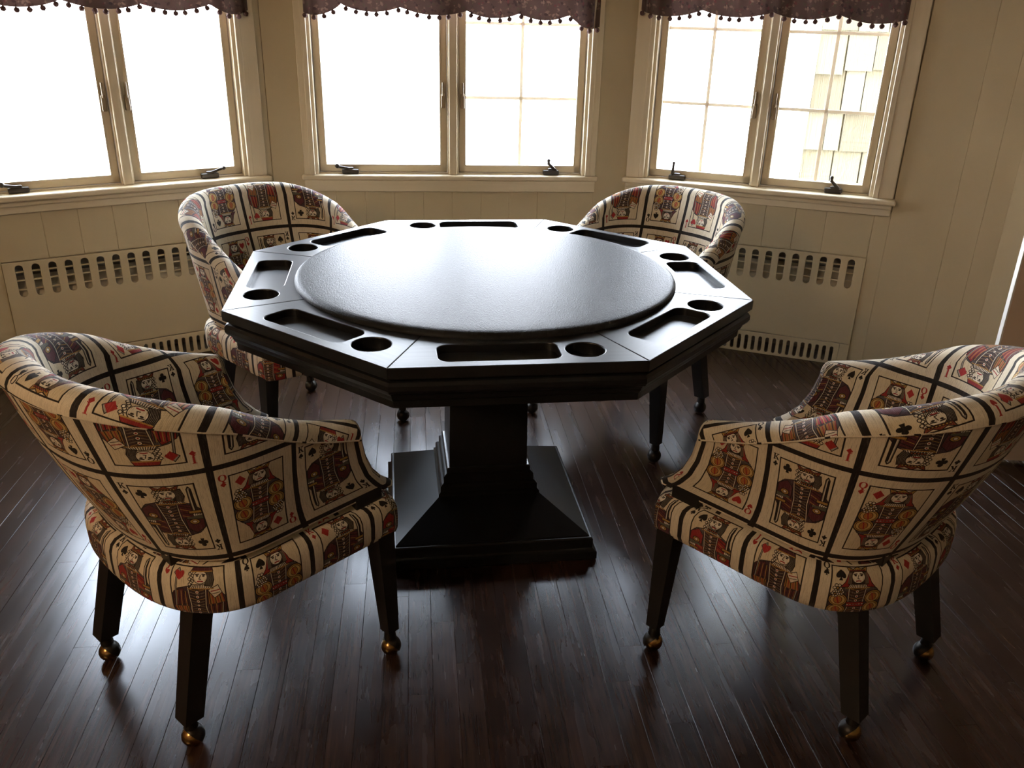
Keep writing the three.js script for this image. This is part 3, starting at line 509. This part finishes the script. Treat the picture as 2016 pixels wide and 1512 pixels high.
function buildChairParts() {
  const G = {};
  // outer back: from the lower edge up to the seam just under the rim
  G.outer = grid(NT, 16, (u, v, i) => {
    const t = -1 + 2 * u, top = rimTop(t) - 0.036, y = lerp(SHELL_Y0, top, v), p = shellPoint(t, y, 0, false);
    return [X(p[0]), y, p[1], arcOuter[i] * FU, (y - 0.456) * 1.05 * FV];
  });
  // lower return edge of the shell
  G.under = grid(NT, 2, (u, v, i) => { const t = -1 + 2 * u, p = shellPoint(t, SHELL_Y0, 0, false), q = shellPoint(t, SHELL_Y0, 0, true); return [X(lerp(p[0], q[0], v)), SHELL_Y0 - 0.004 * v, lerp(p[1], q[1], v), arcOuter[i] * FU, (-0.01 - 0.04 * v) * FV]; });
  // rim roll and inner face in one cloth
  const NR = 10, NI = 16;
  G.inner = grid(NT, NR + NI, (u, v, i, j) => {
    const t = -1 + 2 * u, yt = rimTop(t), ys = yt - 0.036;
    const o = shellPoint(t, ys, 0, false), q = shellPoint(t, ys, 0, true);
    const half = Math.hypot(o[0] - q[0], o[1] - q[1]) / 2;
    if (j <= NR) {                                                    // roll: half an ellipse from the outer seam over the top
      const a = Math.PI * j / NR, c = -Math.cos(a), h = Math.sin(a);
      const bulge = 1 + 0.10 * h, mx = (o[0] + q[0]) / 2, mz = (o[1] + q[1]) / 2;
      const x = mx + (q[0] - mx) * c * bulge * (c < 0 ? 1.10 : 1), z = mz + (q[1] - mz) * c * bulge * (c < 0 ? 1.10 : 1);
      return [X(x), ys + 0.036 * h, z, lerp(arcOuter[i], arcInner[i], j / NR) * FU, (ys - 0.458 + 0.10 * (1 - j / NR)) * FV];
    }
    const w = (j - NR) / NI, y = lerp(ys, 0.425, w), p = shellPoint(t, y, 0, true);
    return [X(p[0]), y, p[1], arcInner[i] * FU, (y - 0.458) * FV];
  });
  // arm fronts: padded strips closing the shell at both ends
  const arm = (sgn) => grid(8, 24, (u, v) => {
    const t = sgn, yt = rimTop(t), ys = yt - 0.036, w = Math.min(1, v / 0.8);
    const y = v <= 0.8 ? lerp(SHELL_Y0, ys, w) : ys + 0.036 * Math.sin((v - 0.8) / 0.2 * Math.PI / 2);
    const sh = v <= 0.8 ? 1 : Math.cos((v - 0.8) / 0.2 * Math.PI / 2);
    const o = shellPoint(t, Math.min(y, ys), 0, false), q = shellPoint(t, Math.min(y, ys), 0, true);
    const mx = (o[0] + q[0]) / 2, x = mx + (lerp(o[0], q[0], u) - mx) * sh, bul = 0.020 * Math.sin(Math.PI * u) * sh;
    return [X(x), y, lerp(o[1], q[1], u) + bul, (0.5 * sgn + u * 0.06) * FU, (y - 0.456) * FV];
  }, sgn < 0);
  G.armR = arm(1); G.armL = arm(-1);
  // seat: upholstered block with a rounded back plan, gently crowned
  const seatPlan = (t, grow = 0) => { const p = planAt(t, 0.286 + grow, -0.05, -0.250 - grow, 0.262, 2.5); return p; };
  const ring = []; for (let i = 0; i <= 60; i++) ring.push(seatPlan(-1 + 2 * i / 60));
  const fr = []; for (let i = 1; i < 20; i++) { const k = i / 20, l = lerp(0.286, -0.286, k), e = Math.abs(l) / 0.286; fr.push([l, 0.262 + 0.034 * (1 - e ** 5)]); }
  const loop = [...ring, ...fr]; const acc = [0]; for (let i = 1; i <= loop.length; i++) { const p = loop[i - 1], q = loop[i % loop.length]; acc.push(acc[i - 1] + Math.hypot(p[0] - q[0], p[1] - q[1])); }
  const mid = acc[30], n = loop.length;
  const prof = [[-0.030, 0.334, -0.165], [-0.012, 0.332, -0.150], [-0.002, 0.337, -0.136], [0.003, 0.350, -0.122], [0.004, 0.380, -0.090], [0.003, 0.402, -0.068], [-0.002, 0.417, -0.052], [-0.012, 0.4265, -0.038], [-0.03, 0.432, -0.020]];
  G.seatSide = grid(n, prof.length - 1, (u, v, i, j) => { const p = loop[i % n], d = prof[j][0], r = Math.hypot(p[0], p[1] - 0.02) || 1; return [X(p[0] + d * p[0] / r), prof[j][1], p[1] + d * (p[1] - 0.02) / r, (acc[i] - mid) * FU, prof[j][2] * FV]; });
  G.seatTop = grid(n, 8, (u, v, i) => { const p = loop[i % n], d = -0.03, r = Math.hypot(p[0], p[1] - 0.02) || 1, ex = p[0] + d * p[0] / r, ez = p[1] + d * (p[1] - 0.02) / r, k = 1 - v; const x = ex * k, z = 0.02 + (ez - 0.02) * k; return [X(x), 0.432 + 0.038 * (1 - k ** 2.4), z, (x + 0.08) * FU, (z + 0.1) * FV]; });
  const bot = new THREE.Shape(); loop.forEach((p, i) => { const x = X(p[0] * 0.92), z = 0.02 + (p[1] - 0.02) * 0.92; i ? bot.lineTo(x, z) : bot.moveTo(x, z); }); bot.closePath();
  G.bottom = extrude(bot, 0.008); G.bottom.rotateX(Math.PI / 2); G.bottom.translate(0, 0.343, 0);
  // cord welt along the shell seam
  const c = []; for (let i = 0; i <= 60; i++) { const t = -1 + 2 * i / 60, y = rimTop(t) - 0.037, p = shellPoint(t, y, 0, false), k = 1.004; c.push(new THREE.Vector3(X(p[0] * k), y, p[1] - 0.0005)); }
  G.welt = new THREE.TubeGeometry(new THREE.CatmullRomCurve3(c), 120, 0.0028, 6); { const uv = G.welt.attributes.uv; for (let i = 0; i < uv.count; i++) uv.setXY(i, uv.getX(i) * 1.6 * FU, 0.24 * FV); }
  return G;
}
const CG = buildChairParts();
function legGeo(top, bot, w0, w1) {                                   // tapered square leg from top to bottom
  const g = new THREE.CylinderGeometry(w0 * 0.7071, w1 * 0.7071, 1, 4, 6); g.rotateY(Math.PI / 4);
  const p = g.attributes.position; for (let i = 0; i < p.count; i++) { const k = 0.5 - p.getY(i); p.setXYZ(i, p.getX(i) + lerp(top[0], bot[0], k), lerp(top[1], bot[1], k), p.getZ(i) + lerp(top[2], bot[2], k)); }
  return flat(g);
}
function makeChair(label) {
  const g = thing('barrel_chair', label, 'chair', { group: 'barrel chairs around the poker table' });
  const back = part('outer_back', CG.outer, cardFabric, g); part('welt', CG.welt, cardFabric, back); part('lower_edge', CG.under, cardFabric, back);
  part('inner_back', CG.inner, cardFabric, g);
  part('arm_front', CG.armR, cardFabric, g); part('arm_front', CG.armL, cardFabric, g);
  const seat = part('seat', merge([CG.seatSide, CG.seatTop]), cardFabric, g); part('seat_underside', CG.bottom, dustCloth, seat);
  for (const s of [-1, 1]) {
    part('back_post', rbox(s * 0.150 - 0.019, s * 0.150 + 0.019, 0.405, 0.462, -0.209, -0.170, 0.003), legWood, g).rotation.y = 0;
    part('arm_post', rbox(s * 0.258 - 0.012, s * 0.258 + 0.012, 0.405, 0.462, 0.165, 0.238, 0.003), legWood, g);
    for (const [top, bot, w0, w1] of [[[s * 0.172, 0.345, -0.165], [s * 0.188, 0.072, -0.230], 0.047, 0.042], [[s * 0.262, 0.345, 0.232], [s * 0.280, 0.072, 0.235], 0.047, 0.031]]) {
      const leg = part('leg', legGeo(top, bot, w0, w1), legWood, g);
      const cx = bot[0], cz = bot[2];
      const hood = new THREE.SphereGeometry(0.0250, 20, 12, 0, Math.PI * 2, 0, Math.PI * 0.5); hood.rotateX(0.95); hood.translate(0, -0.006, 0.001); const stem = new THREE.CylinderGeometry(0.013, 0.015, 0.024, 14); stem.translate(0, 0.030, 0);
      const cas = merge([hood, stem]); cas.translate(cx, 0.030, cz);
      part('caster_hood', cas, darkMetal, leg);
      const ball = new THREE.SphereGeometry(0.0225, 20, 14); ball.translate(cx, 0.0232, cz); part('caster_ball', ball, brass, leg);
    }
  }
  return g;
}
const chairSpots = [
  [[-0.563, 0.650], [0.655, -0.756], 'playing-card barrel chair turned to the shingle view window, back to the room'],
  [[0.806, 0.591], [-0.690, -0.720], 'playing-card barrel chair turned to the clear undivided panes, back to the room'],
  [[-0.693, -0.573], [0.730, 0.680], 'playing-card barrel chair before the radiator cover under the clear panes'],
  [[0.525, -0.707], [-0.659, 0.752], 'playing-card barrel chair before the radiator cover under the shingle view window']];
for (const [c, f, label] of chairSpots) { const ch = makeChair(label); ch.position.set(c[0], 0, c[1]); ch.rotation.y = Math.atan2(f[0], f[1]); }

// ---------------------------------------------------------------- ceiling lamp in the room behind the camera
{
  const g = thing('ceiling_lamp', 'round frosted ceiling lamp with a brass rim, glowing warm', 'lamp', { at: [-1.9, CEIL, 3.0] });
  const rim = new THREE.CylinderGeometry(0.19, 0.20, 0.03, 40); rim.translate(0, -0.016, 0); part('rim', rim, brass, g);
  const dome = new THREE.SphereGeometry(0.175, 32, 12, 0, Math.PI * 2, Math.PI / 2, Math.PI / 2); dome.scale(1, 0.5, 1); dome.translate(0, -0.032, 0);
  part('lamp_shade', dome, std({ color: rgb(0.9, 0.85, 0.75), emissive: rgb(1.0, 0.71, 0.44), emissiveIntensity: 2.5, roughness: 0.5 }), g);
  const p = new THREE.PointLight(rgb(1.0, 0.71, 0.44), LAMP, 0, 2); p.position.set(0, -0.20, 0); p.castShadow = true; p.shadow.radius = 6; g.add(p);
}

// ---------------------------------------------------------------- outdoors: pale ground and the shingled wing of the house
{
  const gnd = part('ground', box(-40, 40, -0.75, -0.65, -60, 20), concrete, scene); gnd.userData = { label: 'pale concrete ground outside the bay windows', category: 'ground', kind: 'structure' };
  const g = thing('shingled_wing', 'weathered grey shingle house wall outside the divided window', 'building', { at: [1.56, 0, -2.55], turn: R(-8) });
  const tones = [[0.22, 0.20, 0.14], [0.26, 0.24, 0.175], [0.17, 0.15, 0.105], [0.23, 0.215, 0.14], [0.28, 0.26, 0.20]].map((c) => std({ color: rgb(...c), map: paintTint, roughness: 0.95, bumpMap: grainBump, bumpScale: 0.004 }));
  part('sheathing', box(0.05, 2.4, -0.65, 3.2, -0.15, -0.004), std({ color: rgb(0.27, 0.24, 0.18), roughness: 1 }), g);
  part('corner_board', rbox(0.03, 0.075, -0.65, 3.2, -0.15, 0.03, 0.006), std({ color: rgb(0.6, 0.58, 0.52), roughness: 0.8 }), g);
  for (let j = 0; j < 19; j++) {
    let x = 0.078; const y = -0.62 + j * 0.2;
    while (x < 1.25) {
      const w = rr(0.075, 0.17), q = Math.min(w, 2.38 - x), drop = rr(-0.018, 0.012);
      const sg = box(x, x + q - rr(0.004, 0.010), y + drop, y + 0.235, -0.004, 0.006); const uvs = sg.attributes.uv; for (let i = 0; i < uvs.count; i++) uvs.setXY(i, uvs.getY(i) * 0.5 + y, uvs.getX(i) * 0.8 + x); const p = sg.attributes.position; for (let i = 0; i < p.count; i++) if (p.getY(i) < y + 0.1) p.setZ(i, p.getZ(i) + 0.016); sg.computeVertexNormals();
      part('shingle', sg, tones[Math.floor(rnd() * tones.length)], g); x += w;
    }
  }
}

renderer.render(scene, camera);
